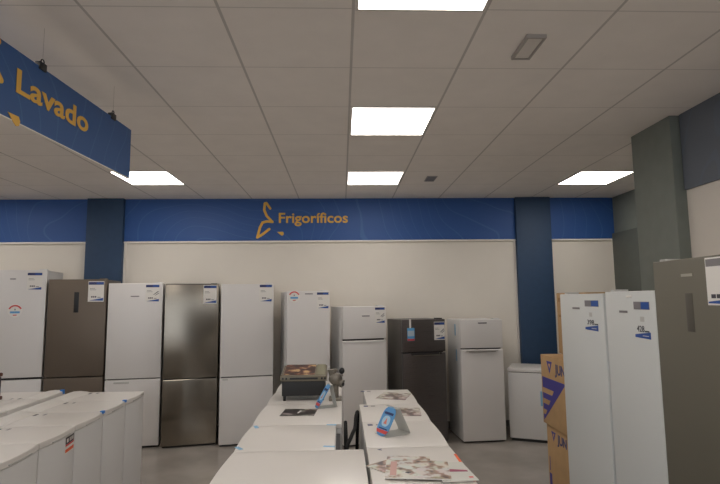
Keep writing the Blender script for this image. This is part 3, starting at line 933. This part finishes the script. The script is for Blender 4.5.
# ---------------------------------------------------------------- leaflets and magazines
def print_material(name, seed, dark=(60, 48, 50), mid=(150, 132, 124), light=(214, 210, 204), scale=14, dense=0.5):
    m = mat(name, light, 0.35)
    nt = m.node_tree
    b = nt.nodes['Principled BSDF']
    tc = N(nt, 'ShaderNodeTexCoord')
    mp = N(nt, 'ShaderNodeMapping'); mp.inputs['Location'].default_value = (seed * 3.7, seed * 1.3, seed)
    n = N(nt, 'ShaderNodeTexVoronoi'); n.inputs['Scale'].default_value = scale
    n2 = N(nt, 'ShaderNodeTexNoise'); n2.inputs['Scale'].default_value = scale * .9; n2.inputs['Detail'].default_value = 2
    nt.links.new(tc.outputs['Object'], mp.inputs[0])
    nt.links.new(mp.outputs[0], n.inputs['Vector']); nt.links.new(mp.outputs[0], n2.inputs['Vector'])
    r = N(nt, 'ShaderNodeValToRGB')
    e = r.color_ramp.elements
    e[0].position = dense - .14; e[0].color = lin(dark)
    e[1].position = dense + .10; e[1].color = lin(light)
    x = e.new(dense); x.color = lin(mid)
    nt.links.new(n2.outputs['Fac'], r.inputs[0])
    hs = N(nt, 'ShaderNodeMix', data_type='RGBA', blend_type='SOFT_LIGHT'); hs.inputs[0].default_value = 0.14
    nt.links.new(r.outputs[0], hs.inputs[6]); nt.links.new(n.outputs['Color'], hs.inputs[7])
    nt.links.new(hs.outputs[2], b.inputs['Base Color'])
    return m
pr1 = print_material('catalogue_print_a', 1.0, (58, 48, 50), (160, 132, 112), (206, 203, 196), scale=22, dense=.43)
pr2 = print_material('catalogue_print_b', 2.3, (70, 60, 62), (170, 140, 120), (206, 204, 200), 22, .46)
pr3 = print_material('leaflet_dark_print', 3.1, (46, 40, 40), (84, 76, 72), (160, 152, 146), 16, .58)
pr4 = print_material('leaflet_mixed_print', 4.6, (64, 46, 44), (140, 116, 106), (206, 200, 192), 18, .5)

def booklet(name, label, cat, x, y, rz, w, h, z, thick, cover, group=None, curl=0.0, extras=None):
    t = thing(name, label, cat, (x, y, z), rz, group)
    n = 7
    rows, rows2 = [], []
    for j in range(n):
        v = j / (n - 1)
        r = []
        for i in range(n):
            u = i / (n - 1)
            r.append((w * (u - .5), h * (v - .5), thick + curl * ((2*u - 1) ** 2) * (0.5 + 0.5 * math.sin(3 * v + 1))))
        rows.append(r)
    MB().sheet([[(a, b, c - 0.0006) for a, b, c in r] for r in rows], max(thick - 0.0008, 0.0005)).build('pages', paper_white, t)
    c = MB().sheet(rows, 0.0006).build('cover', cover, t)
    if extras:
        for nm, mm, poly in extras:
            MB().prism([(a * w, b * h) for a, b in poly], thick + 0.0002, thick + 0.0007).build(nm, mm, c)
    return t
G3 = 'magazines piled on the near washing machine'
zt = 0.8506
booklet('magazine', 'magazine lowest in the pile, its pointed corner sticking out beside the large one', 'magazine', 0.255, 2.40, R(38), 0.19, 0.25, zt, 0.004, pr2, G3)
booklet('magazine', 'magazine with rose coloured top edge poking out behind the large one', 'magazine', 0.30, 2.475, R(-8), 0.20, 0.16, zt + 0.0042, 0.004, pr1, G3)
booklet('magazine', 'large pale magazine lying uppermost on the pile', 'magazine', 0.325, 2.35, R(-7), 0.275, 0.24, zt + 0.0086, 0.005, pr1, G3, 0.0,
        [('margin_print', mat('pale_pink_print', (196, 150, 140), 0.4), [(-.43, -.38), (-.33, -.38), (-.33, .40), (-.43, .40)]), ('round_print', dark_print, [(-.2, -.22), (-.15, -.27), (-.1, -.22), (-.15, -.17)])])
booklet('magazine', 'pale magazine with a magenta streak, at the front edge of the machine', 'magazine', 0.475, 2.325, R(4), 0.15, 0.24, zt + 0.0046, 0.004, mat('pale_cover', (206, 206, 198), 0.35), G3, 0.0,
        [('magenta_streak', mat('magenta_print', (150, 60, 92), 0.4), [(-.3, -.02), (.42, -.06), (.42, .02), (-.1, .12), (-.3, .1)]), ('black_streak', black_plastic, [(-.48, .1), (-.25, .02), (-.2, .12), (-.45, .2)]),
         ('small_print', grey_print, [(-.4, .30), (.0, .28), (.0, .36), (-.4, .40)]), ('red_mark', red_print, [(.3, -.38), (.42, -.38), (.42, -.32), (.3, -.32)])])
G4 = 'leaflets lying on the washing machines'
booklet('leaflet', 'dark leaflet lying in front of the tabletop grill', 'leaflet', -0.29, 3.60, R(-4), 0.225, 0.22, zt, 0.002, pr3, G4, 0, [('white_print', paper_white, [(-.05, -.1), (.0, -.14), (.05, .2), (.0, .24)])])
booklet('leaflet', 'printed leaflet lying behind the blue and red display tent', 'leaflet', 0.42, 3.56, R(-6), 0.20, 0.25, zt, 0.002, pr4, G4)
booklet('leaflet', 'printed leaflet on the farthest machine of the middle right row', 'leaflet', 0.40, 4.13, R(-18), 0.23, 0.28, zt, 0.002, pr4, G4)
